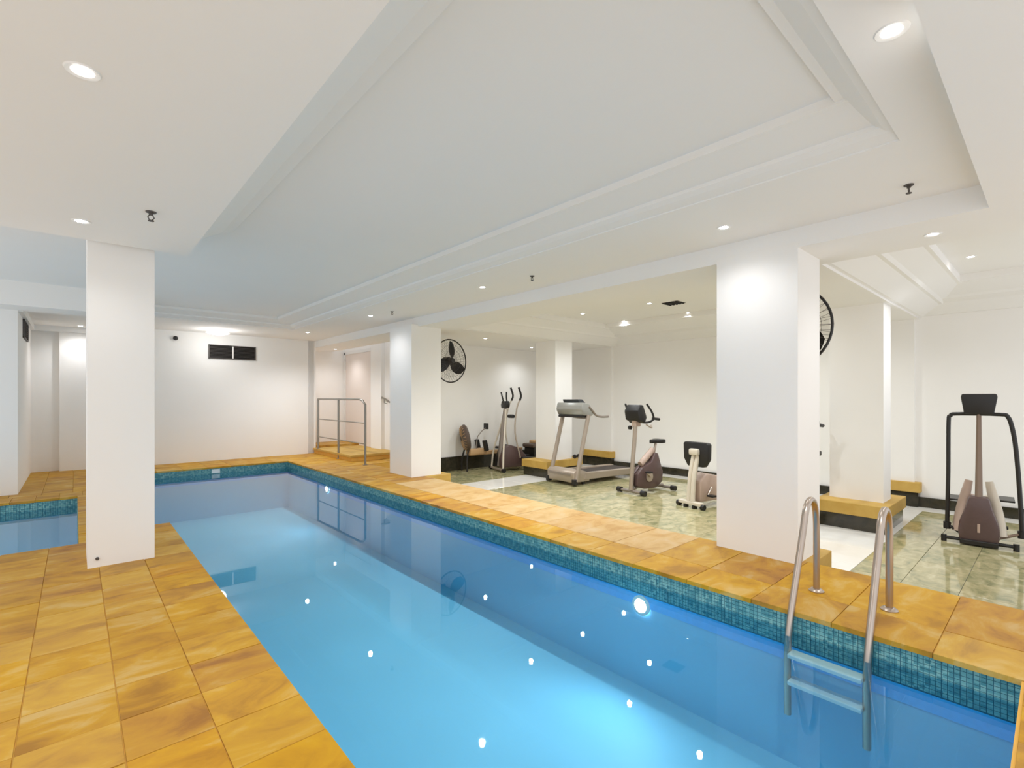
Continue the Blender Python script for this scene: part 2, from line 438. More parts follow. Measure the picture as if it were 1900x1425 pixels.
# ------------------------------------------------------------------ columns, piers and ledges
def column(x0, x1, y0, y1, z0, z1, label):
    return struct('column', [(x0, x1, y0, y1, z0, z1)], M['wall'], label, 'column')
col_l = column(0.07, 0.50, 5.10, 5.72, gz, ZT, 'square white column standing on the deck beside the second pool')
col_r = column(4.36, 4.90, 1.41, 2.08, -0.5, 2.60, 'broad white column on the deck edge behind the pool ladder')
col_m = column(4.24, 4.83, 7.30, 8.06, -0.5, 2.60, 'slim far white column between the pool and the wall fan')
sp = bmesh.new(); lathe(sp, [(0, 0), (0.012, 0), (0.012, 0.01), (0, 0.01)], 12, Matrix.Translation((0.13, 5.10, 0.07)) @ RM('X', 90))
obj('screw_cap', sp, M['ventdark'], col_l)
def ledge(name, x0, x1, y0, y1, label, zt=0.0, skirtz=-0.13):
    t = struct(name, [(x0 + 0.03, x1 - 0.03, y0 + 0.03, y1 - 0.03, ZG, zt - 0.10)], M['skirt'], label, 'plinth')
    bm = bmesh.new(); box(bm, x0, x1, y0, y1, zt - 0.155, zt, 0.008); obj('stone_cap', bm, M['ledge'], t)
    return t
ledge('ledge', EX + 0.01, 4.99, 1.34, 2.15, 'small sandstone plinth at the gym side of the broad column')
ledge('ledge', EX + 0.01, 4.99, 7.22, 8.12, 'sandstone plinth at the gym side of the slim far column')
ledge('ledge', 7.41, 8.50, 1.40, 2.20, 'yellow sandstone plinth under the pier opposite the broad column')
ledge('ledge', 7.36, 8.52, 7.15, 7.92, 'yellow sandstone plinth under the far pier behind the treadmill')
ledge('ledge', 9.66, 9.82, 1.42, 2.15, 'small yellow sandstone plinth against the gym wall behind the pier', 0.04)
ledge('ledge', 9.66, 9.82, 7.20, 8.16, 'yellow sandstone plinth against the gym wall beyond the treadmill belt', 0.04)
column(7.72, 8.12, 1.50, 2.10, -0.01, 2.60, 'white pier on a sandstone plinth opposite the broad column')
column(7.72, 8.26, 7.24, 7.84, -0.01, 2.60, 'white pier standing on the plinth behind the treadmill')
column(9.72, 9.84, 1.50, 2.08, 0.03, 2.62, 'shallow white pilaster on the gym wall behind the pier')
column(9.72, 9.84, 7.26, 8.10, 0.03, 2.62, 'shallow white pilaster in the corner beyond the treadmill')

# ------------------------------------------------------------------ walls
struct('wall_right', [(9.8, 10.0, -0.9, 9.5, -0.7, 3.1)], M['wall'], 'plain white wall behind the gym machines', 'wall')
struct('wall_back', [(5.2, 9.8, 9.4, 9.55, -0.7, 3.1)], M['wall'], 'white back wall of the gym behind the rowing machine', 'wall')
struct('wall_far', [(0.52, 4.34, 12.1, 12.3, -0.4, 3.1)], M['wall'], 'white end wall beyond the pool with the dark vent', 'wall')
struct('wall_landing', [(4.2, 5.6, 12.9, 13.05, -0.4, 3.1), (4.2, 4.38, 12.1, 13.0, -0.4, 3.1)], M['wall'], 'recessed white wall behind the stepped landing', 'wall')
struct('wall_side', [(5.45, 5.6, 9.35, 13.0, -0.4, 3.1), (5.36, 5.46, 10.62, 11.15, -0.4, 2.66)], M['wall'], 'white side wall with pilaster beside the landing', 'wall')
dr = thing('door_1', 'pale peach door in the side wall of the landing', 'door', (5.45, 12.0, 0.14)); dr['kind'] = 'structure'
bm = bmesh.new(); box(bm, -0.02, 0.0, -0.72, 0.80, -0.02, 2.36, 0.004); obj('door_leaf', bm, M['peach'], dr)
bm = bmesh.new(); box(bm, -0.035, 0.0, -0.80, -0.72, -0.02, 2.42); box(bm, -0.035, 0.0, 0.80, 0.86, -0.02, 2.42); box(bm, -0.035, 0, -0.8, 0.86, 2.36, 2.44)
obj('door_frame', bm, M['white'], dr)
struct('wall_left', [(-1.8, -0.60, 9.68, 12.5, -0.4, 3.1)], M['wall'], 'white block of wall behind the second pool', 'wall')
struct('wall_alcove', [(-0.7, 0.55, 12.36, 12.5, -0.4, 3.1), (-0.22, 0.55, 12.24, 12.37, -0.4, 3.1)], M['wall'], 'white rear wall of the alcove behind the second pool', 'wall')
struct('trim_1', [(-0.6, 0.5, 12.2, 12.24, 2.56, 2.66), (-0.61, -0.55, 9.7, 12.2, 2.56, 2.66)], M['white'], 'white moulding at the head of the alcove', 'trim')

def skirt(name, b, n, ax, label):
    t = struct(name, [b], M['joint'], label, 'baseboard')
    x0, x1, y0, y1, z0, z1 = b
    for i in range(n):
        bm = bmesh.new()
        if ax == 'Y': box(bm, x0 - 0.008, x1, y0 + (y1 - y0) * i / n + 0.002, y0 + (y1 - y0) * (i + 1) / n - 0.002, z0, z1 + 0.002)
        else: box(bm, x0 + (x1 - x0) * i / n + 0.002, x0 + (x1 - x0) * (i + 1) / n - 0.002, y0 - 0.008, y1, z0, z1 + 0.002)
        obj('skirting_tile', bm, M['skirt'], t)
skirt('baseboard_right', (9.77, 9.80, -0.6, 9.4, ZG, -0.19), 26, 'Y', 'dark polished stone skirting along the long gym wall')
skirt('baseboard_back', (5.2, 9.66, 9.36, 9.40, ZG, -0.02), 12, 'X', 'tall dark stone skirting on the gym back wall')

# ------------------------------------------------------------------ ceiling
struct('ceiling', [(-1.8, 4.4, -0.9, 13.1, ZT, 3.05)], M['ceil'], 'white raised ceiling tray above the long pool', 'ceiling')
def soffit(boxes, label, cat='ceiling'): return struct('soffit', boxes, M['ceil'], label, cat)
# cornice profiles: polygon (u,z) swept straight; u grows into the tray
soffit([(-1.8, 0.72, -0.9, 5.0, ZS, ZT)], 'low white soffit over the near deck with two downlights')
soffit([(0.72, 4.37, -0.9, 0.30, ZS, ZT), (0.72, 4.37, 0.30, 0.57, ZM, ZT)], 'stepped white soffit at the near end of the ceiling tray')
soffit([(3.30, 4.37, 0.57, 13.0, ZM, ZT)], 'white soffit strip between the ceiling tray and the columns')
soffit([(-1.8, 3.30, 10.3, 13.0, ZM, ZT)], 'white soffit in front of the end wall')
soffit([(-1.8, 0.60, 9.72, 12.5, 2.66, ZT), (-1.8, 0.60, 9.15, 9.72, ZS, ZT)], 'lower white soffit over the alcove')
def cornice(name, poly, a0, a1, axis, label):
    bm = bmesh.new(); prism(bm, poly, a0, a1, axis); o = obj(name, bm, M['ceil']); tag(o, label, 'moulding', None, 'structure')
    return o
# left tray side, right tray side, near side, far side
cornice('cornice', [(0.72, ZT), (0.72, ZS + 0.10), (0.76, ZS + 0.10), (0.80, ZS + 0.16), (0.98, ZT - 0.06), (1.06, ZT - 0.045), (1.06, ZT)], 0.57, 5.0, 'Y', 'sloping white cornice along the near deck side of the tray')
cornice('cornice', [(3.30, ZT), (3.30, ZM + 0.01), (3.22, ZM + 0.03), (3.18, ZM + 0.05), (3.18, ZM + 0.075), (2.92, ZT - 0.05), (2.88, ZT - 0.05), (2.88, ZT)], 0.57, 10.3, 'Y', 'stepped white cornice along the gym side of the tray')
cornice('cornice', [(0.57, ZT), (0.57, ZM + 0.02), (0.62, ZM + 0.04), (0.72, ZT - 0.04), (0.76, ZT - 0.04), (0.76, ZT)], 0.72, 3.3, 'X', 'white cornice across the near end of the tray')
cornice('cornice', [(10.3, ZT), (10.3, ZM + 0.01), (10.22, ZM + 0.03), (10.16, ZM + 0.05), (10.16, ZM + 0.07), (9.95, ZT - 0.04), (9.95, ZT)], -1.8, 3.3, 'X', 'white cornice across the far end of the tray')
struct('beam', [(4.37, 5.10, 0.30, 13.0, ZS, 3.1), (4.37, 5.10, -0.9, 0.30, ZS, 3.1)], M['ceil'], 'long white beam resting on the columns beside the gym', 'beam')
# gym ceiling
struct('gym_ceiling', [(5.1, 9.85, -0.9, 9.5, ZU, 3.1)], M['ceil'], 'white raised ceiling over the gym with downlights', 'ceiling')
soffit([(5.10, 9.80, 1.45, 2.08, ZS, ZU)], 'white cross beam from the broad column to the gym wall')
soffit([(5.10, 9.80, 7.20, 9.5, ZS + 0.02, ZU)], 'low white ceiling at the back of the gym')
def gcorn(y, s, x0, x1, label):
    cornice('cornice', [(y, ZU), (y, ZS + 0.03), (y + s * 0.04, ZS + 0.03), (y + s * 0.26, ZS + 0.17), (y + s * 0.30, ZS + 0.17), (y + s * 0.33, ZS + 0.20), (y + s * 0.54, ZU - 0.10), (y + s * 0.58, ZU - 0.10), (y + s * 0.58, ZU)], x0, x1, 'X', label)
gcorn(1.45, -1, 5.1, 9.8, 'stepped white cornice on the near side of the gym cross beam')
gcorn(2.08, 1, 5.1, 9.8, 'stepped white cornice on the far side of the gym cross beam')
gcorn(7.20, -1, 5.1, 9.8, 'stepped white cornice at the far end of the gym ceiling')
pr = lambda x, s: [(x, ZU), (x, ZS + 0.04), (x + s * 0.05, ZS + 0.04), (x + s * 0.24, ZS + 0.18), (x + s * 0.5, ZS + 0.20), (x + s * 0.56, ZS + 0.23), (x + s * 1.05, ZU - 0.09), (x + s * 1.12, ZU - 0.09), (x + s * 1.12, ZU)]
cornice('cornice', pr(9.80, -1), -0.9, 1.45, 'Y', 'broad white cornice along the gym wall near the stepper')
cornice('cornice', pr(9.80, -1), 2.08, 7.2, 'Y', 'broad white cornice along the gym wall beyond the pier')

# ------------------------------------------------------------------ landing
land = struct('landing', [(4.34, 5.45, 9.95, 12.9, gz, 0.125)], M['grout'], 'raised sandstone landing with steel railing at the far end', 'step')
cap = bmesh.new(); box(cap, 4.31, 5.45, 9.92, 12.9, 0.085, 0.13, 0.004); obj('stone_cap', cap, M['ledge'], land)
cap = bmesh.new(); box(cap, 4.4, 5.45, 12.0, 12.9, 0.13, 0.19, 0.004); obj('upper_step', cap, M['stone'], land)
for i in range(3):
    for j in range(7):
        x, y = 4.32 + i * 0.375, 9.94 + j * 0.29
        paver(land, x, x + 0.375, y, y + 0.29, 0.136, 0.012, M['ledge'], 'landing_tile')

rl = thing('railing', 'grey steel tube railing on the edge of the landing', 'railing', (4.34, 10.7, 0))
for y, zb, zt in ((11.83, 0.13, 1.32), (10.62, 0.0, 1.32), (9.28, 0.0, 1.22)):
    bm = bmesh.new(); tube(bm, [(0, y - 10.7, zb), (0, y - 10.7, zt)], 0.022, 10)
    lathe(bm, [(0, 0), (0.05, 0), (0.05, 0.008), (0, 0.008)], 14, Matrix.Translation((0, y - 10.7, zb)))
    obj('post', bm, M['rail'], rl, True)
bm = bmesh.new(); tube(bm, [(0, 1.13, 1.32), (0, -1.15, 1.32), (0, -1.30, 1.29), (0, -1.40, 1.22), (0, -1.42, 1.2)], 0.022, 10); obj('top_rail', bm, M['rail'], rl, True)
for z in (0.84, 0.42):
    bm = bmesh.new(); tube(bm, [(0, 1.13, z), (0, -1.42, z)], 0.012, 8); obj('mid_rail', bm, M['rail'], rl, True)
hr = thing('handrail', 'short sloping wall handrail beside the landing', 'handrail', (5.38, 10.5, 1.3))
bm = bmesh.new(); tube(bm, [(0, 0.35, 0.10), (0, -0.05, 0.02), (0, -0.25, -0.05)], 0.02, 8, 4); obj('rail', bm, M['rail'], hr, True)
bm = bmesh.new(); tube(bm, [(0, 0.0, 0.03), (0, 0.0, -0.07), (0.06, 0.0, -0.09)], 0.01, 8); obj('bracket', bm, M['rail'], hr, True)

# ------------------------------------------------------------------ pool ladder
ld = thing('pool_ladder', 'stainless steel pool ladder with two treads by the broad column', 'ladder', (3.6, 0.925, 0))
for s in (1, -1):
    y = s * 0.205
    bm = bmesh.new()
    tube(bm, [(0.26, y, 0.0), (0.26, y, 0.30), (0.255, y, 0.50), (0.215, y, 0.615), (0.135, y, 0.655), (0.055, y, 0.61), (0.0, y, 0.49), (-0.12, y, 0.22), (-0.24, y, -0.05), (-0.285, y, -0.25), (-0.285, y, -0.62)], 0.0205, 14, 5)
    r = obj('side_rail', bm, M['steel'], ld, True)
    bm = bmesh.new(); lathe(bm, [(0.021, 0.0), (0.048, 0.0), (0.048, 0.006), (0.034, 0.018), (0.021, 0.02)], 20, Matrix.Translation((0.26, y, 0.0)))
    obj('flange', bm, M['steel'], ld, True)
for z in (-0.235, -0.40):
    bm = bmesh.new(); box(bm, -0.34, -0.25, -0.19, 0.19, z - 0.014, z + 0.012, 0.006); obj('tread', bm, M['white'], ld)

# ------------------------------------------------------------------ pool lights
def pool_light(y, z, label, watts, s=1.0):
    t = thing('pool_light', label, 'light', (PX1 - 0.006, y, z), 0, 'underwater lights of the long pool')
    R = RM('Y', -90)
    bm = bmesh.new(); lathe(bm, [(0.055 * s, 0.0), (0.08 * s, 0.0), (0.08 * s, 0.012), (0.055 * s, 0.02)], 24, R); obj('bezel', bm, M['white'], t, True)
    bm = bmesh.new(); lathe(bm, [(0, 0.012), (0.04 * s, 0.01), (0.056 * s, 0.0)], 24, R); obj('lens', bm, M['poollamp'], t, True)
    l = bpy.data.lights.new('pool_light_beam', 'SPOT'); l.energy = watts; l.spot_size = math.radians(165); l.spot_blend = 0.8; l.shadow_soft_size = 0.05; l.color = (0.50, 0.80, 1.0)
    o = bpy.data.objects.new('pool_light_beam', l); C.objects.link(o); o.parent = t; o.location = (-0.06, 0, 0); o.rotation_euler = (0, math.radians(84), 0)
pool_light(2.24, -0.32, 'brightly glowing underwater light near the pool ladder', POOL_W * 2.2)
pool_light(8.81, -0.30, 'small distant underwater light near the railing', POOL_W, 0.9)

# ------------------------------------------------------------------ downlights
def make_downlight(x, y, z, label, watts=DOWN_W, cool=False, group='recessed ceiling downlights'):
    t = thing('downlight', label, 'light', (x, y, z), 0, group)
    bm = bmesh.new(); lathe(bm, [(0.034, 0.004), (0.036, -0.002), (0.052, -0.005), (0.056, 0.0), (0.034, 0.004)], 24); obj('trim_ring', bm, M['white'], t, True)
    bm = bmesh.new(); lathe(bm, [(0.0, -0.003), (0.030, -0.002)], 20); obj('lamp', bm, M['lamp'], t)
    l = bpy.data.lights.new('downlight_beam', 'SPOT'); l.energy = watts; l.spot_size = math.radians(150); l.spot_blend = 1.0; l.shadow_soft_size = 0.035; l.color = (0.93, 0.97, 1.0) if cool else (0.98, 0.98, 1.0)
    o = bpy.data.objects.new('downlight_beam', l); C.objects.link(o); o.parent = t; o.location = (0, 0, -0.045)
    return t
DL = [
 (0.02, 2.43, ZS, 'large round downlight in the low soffit over the near deck'),
 (0.03, 4.50, ZS, 'round downlight just in front of the square deck column'),
 (2.29, 0.42, ZM, 'bright round downlight at the near end of the ceiling tray'),
 (3.92, 1.81, ZM, 'downlight in the soffit strip near the broad column'),
 (3.79, 4.80, ZM, 'downlight in the soffit strip halfway between the columns'),
 (3.71, 7.73, ZM, 'downlight in the soffit strip beside the slim far column'),
 (3.66, 10.60, ZM, 'downlight in the corner of the soffit near the landing'),
 (4.86, 12.10, ZS, 'small downlight above the landing recess'),
 (4.78, 0.63, ZS, 'downlight in the underside of the long beam near the stepper'),
 (0.07, 11.90, 2.66, 'downlight in the alcove behind the second pool'),
 (6.40, 8.00, ZS + 0.02, 'small downlight over the rowing machine corner'),
 (8.42, 8.70, ZS + 0.02, 'faint downlight in the low ceiling behind the far pier'),
 (7.68, 0.68, ZU, 'gym downlight above the stepper, closer to the broad column'),
 (9.07, 0.73, ZU, 'gym downlight above the stepper, closer to the wall'),
 (8.45, 2.78, ZU, 'gym downlight just beyond the cross beam, seen beside the broad column'),
 (6.15, 4.26, ZU, 'brightest gym downlight seen beneath the long beam'),
 (7.35, 4.69, ZU, 'gym downlight beside the ceiling vent'),
 (7.29, 6.12, ZU, 'gym downlight near the far cornice above the treadmill'),
 (8.65, 6.14, ZU, 'gym downlight close to the corner of the far cornice'),
 (8.70, 4.70, ZU, 'gym downlight between the ceiling vent and the gym wall'),
 (5.87, 6.08, ZU, 'gym downlight hidden above the long beam, mirrored in the pool'),
 (5.93, 3.05, ZU, 'gym downlight over the pool side of the machines, mirrored in the water'),
 (7.35, 3.10, ZU, 'gym downlight over the second upright bicycle'),
]
for x, y, z, lab in DL:
    dim = {4.50: 0.14, 0.63: 0.25, 1.81: 0.22, 7.73: 0.3, 8.70: 0.45, 8.00: 0.6, 11.90: 0.3, 12.10: 0.35, 10.60: 1.9, 4.80: 2.9}
    f = dim.get(y, 0.92 if x > 5.0 else 1.15)
    
    make_downlight(x, y, z, lab, DOWN_W * f, cool=x > 5.0)

bl = thing('ceiling_lamp', 'round glowing white ceiling lamp above the wall vent', 'lamp', (2.16, 11.39, ZM))
bm = bmesh.new(); lathe(bm, [(0, 0), (0.05, 0), (0.05, -0.05), (0, -0.05)], 20); obj('base', bm, M['white'], bl, True)
bm = bmesh.new(); lathe(bm, [(0.0, -0.10), (0.08, -0.10), (0.17, -0.085), (0.21, -0.065), (0.19, -0.055), (0.05, -0.05)], 28); obj('glass_bowl', bm, M['bowl'], bl, True)
l = bpy.data.lights.new('ceiling_lamp_glow', 'POINT'); l.energy = 5; l.shadow_soft_size = 0.15
o = bpy.data.objects.new('ceiling_lamp_glow', l); C.objects.link(o); o.parent = bl; o.location = (0, 0, -0.28)

# sprinklers
def sprinkler(x, y, z, label, s=1.0):
    t = thing('sprinkler', label, 'sprinkler', (x, y, z), 0, 'ceiling fire sprinklers')
    bm = bmesh.new(); lathe(bm, [(0, 0), (0.028 * s, 0), (0.026 * s, -0.006), (0, -0.006)], 16); obj('escutcheon', bm, M['ventdark'], t, True)
    bm = bmesh.new()
    tube(bm, [(0, 0, -0.005), (0, 0, -0.02 * s)], 0.011 * s, 8)
    tube(bm, [(0.008 * s, 0, -0.02 * s), (0.016 * s, 0, -0.035 * s), (0.004 * s, 0, -0.052 * s)], 0.0035, 6)
    tube(bm, [(-0.008 * s, 0, -0.02 * s), (-0.016 * s, 0, -0.035 * s), (-0.004 * s, 0, -0.052 * s)], 0.0035, 6)
    obj('frame', bm, M['ventdark'], t, True)
    bm = bmesh.new(); lathe(bm, [(0, -0.052 * s), (0.016 * s, -0.052 * s), (0.016 * s, -0.056 * s), (0, -0.056 * s)], 12); obj('deflector', bm, M['ventdark'], t, True)
sprinkler(0.37, 3.97, ZS, 'dark sprinkler head on the low soffit near the square column', 1.1)
sprinkler(4.03, 0.65, ZM, 'dark sprinkler head in the soffit above the ladder end')
sprinkler(3.86, 3.98, ZM, 'dark sprinkler head on the soffit strip between the columns')
sprinkler(3.78, 7.11, ZM, 'tiny far sprinkler head close to the slim far column')
sprinkler(7.78, 1.88, ZS, 'tiny sprinkler head under the gym cross beam')

# ------------------------------------------------------------------ vents and sensor
vt = thing('air_vent', 'wide dark two-panel louvred vent on the end wall', 'vent', (2.575, 12.1, 2.34))
bm = bmesh.new(); box(bm, -0.44, 0.44, -0.006, 0.0, -0.135, 0.135); obj('recess', bm, M['venthole'], vt)
bm = bmesh.new()
for x0, x1 in ((-0.46, -0.44), (-0.012, 0.012), (0.44, 0.46)): box(bm, x0, x1, -0.03, 0.0, -0.15, 0.15)
for z in (-0.15, 0.135): box(bm, -0.46, 0.46, -0.03, 0.0, z, z + 0.015)
fr_ = obj('frame', bm, M['ventdark'], vt)
bm = bmesh.new(); box(bm, -0.014, 0.014, -0.034, -0.03, -0.13, 0.13); obj('mullion', bm, M['white'], vt)
for i in range(9):
    for xa, xb in ((-0.438, -0.014), (0.014, 0.438)):
        bm = bmesh.new(); box(bm, xa, xb, -0.024, -0.008, -0.126 + i * 0.029, -0.122 + i * 0.029, rot=None); 
        obj('slat', bm, M['ventdark'], vt)
vt2 = thing('air_vent', 'narrow dark grille seen edge-on high on the wall of the alcove', 'vent', (-0.60, 10.95, 2.41))
bm = bmesh.new(); box(bm, 0.0, 0.006, -0.42, 0.42, -0.13, 0.13); obj('recess', bm, M['venthole'], vt2)
bm = bmesh.new()
for y in (-0.44, 0.42): box(bm, 0, 0.022, y, y + 0.02, -0.14, 0.14)
for z in (-0.14, 0.125): box(bm, 0, 0.022, -0.44, 0.44, z, z + 0.015)
obj('frame', bm, M['ventdark'], vt2)
for i in range(8):
    bm = bmesh.new(); box(bm, 0.007, 0.018, -0.42, 0.42, -0.118 + i * 0.031, -0.113 + i * 0.031); obj('slat', bm, M['ventdark'], vt2)
vt3 = thing('ceiling_vent', 'flat dark linear vent in the gym ceiling', 'vent', (7.62, 4.39, ZU))
bm = bmesh.new(); box(bm, -0.14, 0.14, -0.15, 0.15, -0.004, 0); obj('plate', bm, M['ventdark'], vt3)
for i in range(5):
    bm = bmesh.new(); box(bm, -0.13, 0.13, -0.13 + i * 0.06, -0.10 + i * 0.06, -0.016, -0.004); obj('slat', bm, M['venthole'], vt3)
cm = thing('security_camera', 'small black dome camera on the end wall', 'camera', (1.53, 12.1, 2.57))
bm = bmesh.new(); lathe(bm, [(0, 0), (0.035, 0), (0.03, 0.02), (0, 0.02)], 16, RM('X', 90)); obj('base', bm, M['white'], cm, True)
bm = bmesh.new(); bmesh.ops.create_uvsphere(bm, u_segments=16, v_segments=10, radius=0.045); bmesh.ops.translate(bm, vec=(0, -0.045, 0), verts=bm.verts); obj('dome', bm, M['black'], cm, True)

# ------------------------------------------------------------------ wall fans
def wall_fan(loc, rz, label, mount):
    t = thing('wall_fan', label, 'fan', loc, rz, 'black wall fans on the columns')
    # local: faces +x
    R = RM('Y', 90)
    bm = bmesh.new()
    circ = lambda r, x: [(x, r * math.cos(a * 2 * PI / 40), r * math.sin(a * 2 * PI / 40)) for a in range(40)]
    tube(bm, circ(0.40, 0.0), 0.012, 8, closed=True)
    obj('rim', bm, M['blackmetal'], t, True)
    bm = bmesh.new()
    for r, x in ((0.10, 0.075), (0.2, 0.068), (0.3, 0.045)): tube(bm, circ(r, x), 0.002, 4, closed=True)
    for k in range(48):
        a = k * 2 * PI / 48; c, s = math.cos(a), math.sin(a)
        tube(bm, [(0.078, 0.06 * c, 0.06 * s), (0.068, 0.2 * c, 0.2 * s), (0.045, 0.3 * c, 0.3 * s), (0.0, 0.4 * c, 0.4 * s)], 0.0016, 4)
    g = obj('front_guard', bm, M['ventdark'], t)
    bm = bmesh.new()
    for k in range(36):
        a = k * 2 * PI / 36; c, s = math.cos(a), math.sin(a)
        tube(bm, [(-0.085, 0.07 * c, 0.07 * s), (-0.06, 0.3 * c, 0.3 * s), (0.0, 0.4 * c, 0.4 * s)], 0.0016, 4)
    obj('rear_guard', bm, M['ventdark'], t)
    bm = bmesh.new(); lathe(bm, [(0, 0.085), (0.05, 0.08), (0.06, 0.05), (0.06, -0.02), (0, -0.02)], 20, R); obj('hub', bm, M['black'], t, True)
    for k in range(3):
        b = bmesh.new(); n = 8; rows = []
        for i in range(n + 1):
            r = 0.05 + 0.32 * i / n
            wd = 0.05 + 0.10 * math.sin(PI * min(1, i / n * 0.85 + 0.1))
            sw = 0.25 * i / n
            row = []
            for j in range(5):
                q = (j / 4 - 0.5) * 2
                aa = sw + q * wd / (r + 0.08)
                row.append(b.verts.new((0.03 * q + 0.01, r * math.cos(aa), r * math.sin(aa))))
            rows.append(row)
        for i in range(n):
            for j in range(4): b.faces.new((rows[i][j], rows[i][j + 1], rows[i + 1][j + 1], rows[i + 1][j]))
        bmesh.ops.solidify(b, geom=b.faces[:], thickness=0.004)
        bmesh.ops.rotate(b, cent=(0, 0, 0), matrix=Matrix.Rotation(math.radians(120 * k + 75), 3, 'X'), verts=b.verts)
        obj('blade', b, M['black'], t, True)
    bm = bmesh.new(); lathe(bm, [(0, -0.02), (0.075, -0.03), (0.08, -0.16), (0.05, -0.20), (0, -0.2)], 20, R); obj('motor', bm, M['black'], t, True)
    bm = bmesh.new()
    mp = Vector(mount)
    tube(bm, [(-0.14, 0, 0), (-0.15, 0, -0.12), (mp.x, mp.y, -0.12)], 0.02, 8)
    box(bm, mp.x - 0.02, mp.x + 0.02, mp.y - 0.05, mp.y + 0.05, -0.24, 0.0, 0.006)
    obj('bracket', bm, M['black'], t)
    return t
fan_r = wall_fan((5.07 + 0.05, 1.77, 2.02), 0.0, 'black caged fan behind the broad column, only its rim showing', (-0.21, 0, 0))
fan_l = wall_fan((5.24, 7.60, 2.04), math.radians(-82), 'black caged wall fan fixed to the slim far column', (-0.22, -0.38, 0))

# ------------------------------------------------------------------ gym machines (local: front of machine faces -x, towards the pool)
def treadmill(loc, rz):
    t = thing('treadmill', 'silver treadmill with grey console facing the pool', 'treadmill', loc, rz)
    bm = bmesh.new(); box(bm, 0.02, 1.95, -0.36, 0.36, 0.10, 0.17, 0.01); obj('deck', bm, M['silver2'], t)
    bm = bmesh.new(); box(bm, 0.42, 1.90, -0.26, 0.26, 0.168, 0.178, 0.003); obj('belt', bm, M['belt'], t)
    for s in (1, -1):
        bm = bmesh.new(); prism(bm, [(0.25, 0.10), (1.98, 0.07), (1.99, 0.14), (1.9, 0.19), (0.3, 0.23)], s * 0.27, s * 0.38, 'Y', 0.008); obj('side_rail', bm, M['silver'], t)
    bm = bmesh.new(); prism(bm, [(-0.03, 0.06), (0.42, 0.06), (0.42, 0.22), (0.18, 0.30), (0.02, 0.30), (-0.04, 0.25)], -0.37, 0.37, 'Y', 0.02); obj('motor_hood', bm, M['silver'], t, True)
    bm = bmesh.new(); box(bm, -0.045, -0.03, -0.30, 0.30, 0.19, 0.235, 0.005); obj('hood_trim', bm, M['silver2'], t)
    for s in (1, -1):
        bm = bmesh.new(); tube(bm, [(0.04, s * 0.36, 0.08), (0.22, s * 0.355, 0.72), (0.40, s * 0.35, 1.34)], 0.042, 12, 3, 1.4); obj('upright', bm, M['silver'], t, True)
        bm = bmesh.new(); box(bm, -0.04, 0.05, s * 0.36 - 0.045, s * 0.36 + 0.045, 0.02, 0.13, 0.01); obj('foot_cover', bm, M['black'], t)
        bm = bmesh.new(); tube(bm, [(0.40, s * 0.36, 1.52), (0.52, s * 0.36, 1.42), (0.62, s * 0.36, 1.34), (0.78, s * 0.36, 1.31), (0.98, s * 0.36, 1.31)], 0.022, 10, 4); obj('handrail', bm, M['silver2'], t, True)
        for x in (0.30, 1.85):
            bm = bmesh.new(); lathe(bm, [(0, -0.02), (0.035, -0.02), (0.035, 0.02), (0, 0.02)], 14, Matrix.Translation((x, s * 0.30, 0.035)) @ RM('X', 90))
            if x < 1: tube(bm, [(x, s * 0.30, 0.03), (x, s * 0.3, 0.11)], 0.014, 8)
            obj('wheel', bm, M['blackmetal'], t, True)
    bm = bmesh.new(); prism(bm, [(0.26, 1.34), (0.52, 1.33), (0.56, 1.40), (0.44, 1.56), (0.24, 1.60), (0.20, 1.46)], -0.36, 0.36, 'Y', 0.025)
    con = obj('console', bm, M['consolegrey'], t, True)
    bm = bmesh.new(); prism(bm, [(0.30, 1.585), (0.47, 1.535), (0.50, 1.575), (0.40, 1.66), (0.26, 1.66)], -0.20, 0.24, 'Y', 0.02); obj('display', bm, M['screen'], con, True)
    bm = bmesh.new(); box(bm, 0.24, 0.46, -0.33, 0.33, 1.30, 1.345, 0.01); obj('tray', bm, M['blackmetal'], con)
    bm = bmesh.new(); tube(bm, [(0.5, -0.16, 1.30), (0.60, -0.1, 1.28), (0.60, 0.1, 1.28), (0.5, 0.16, 1.30)], 0.018, 8, 3); obj('cup_holder', bm, M['silver2'], con, True)
    return t
treadmill((7.12, 6.52, ZG), math.radians(-3))

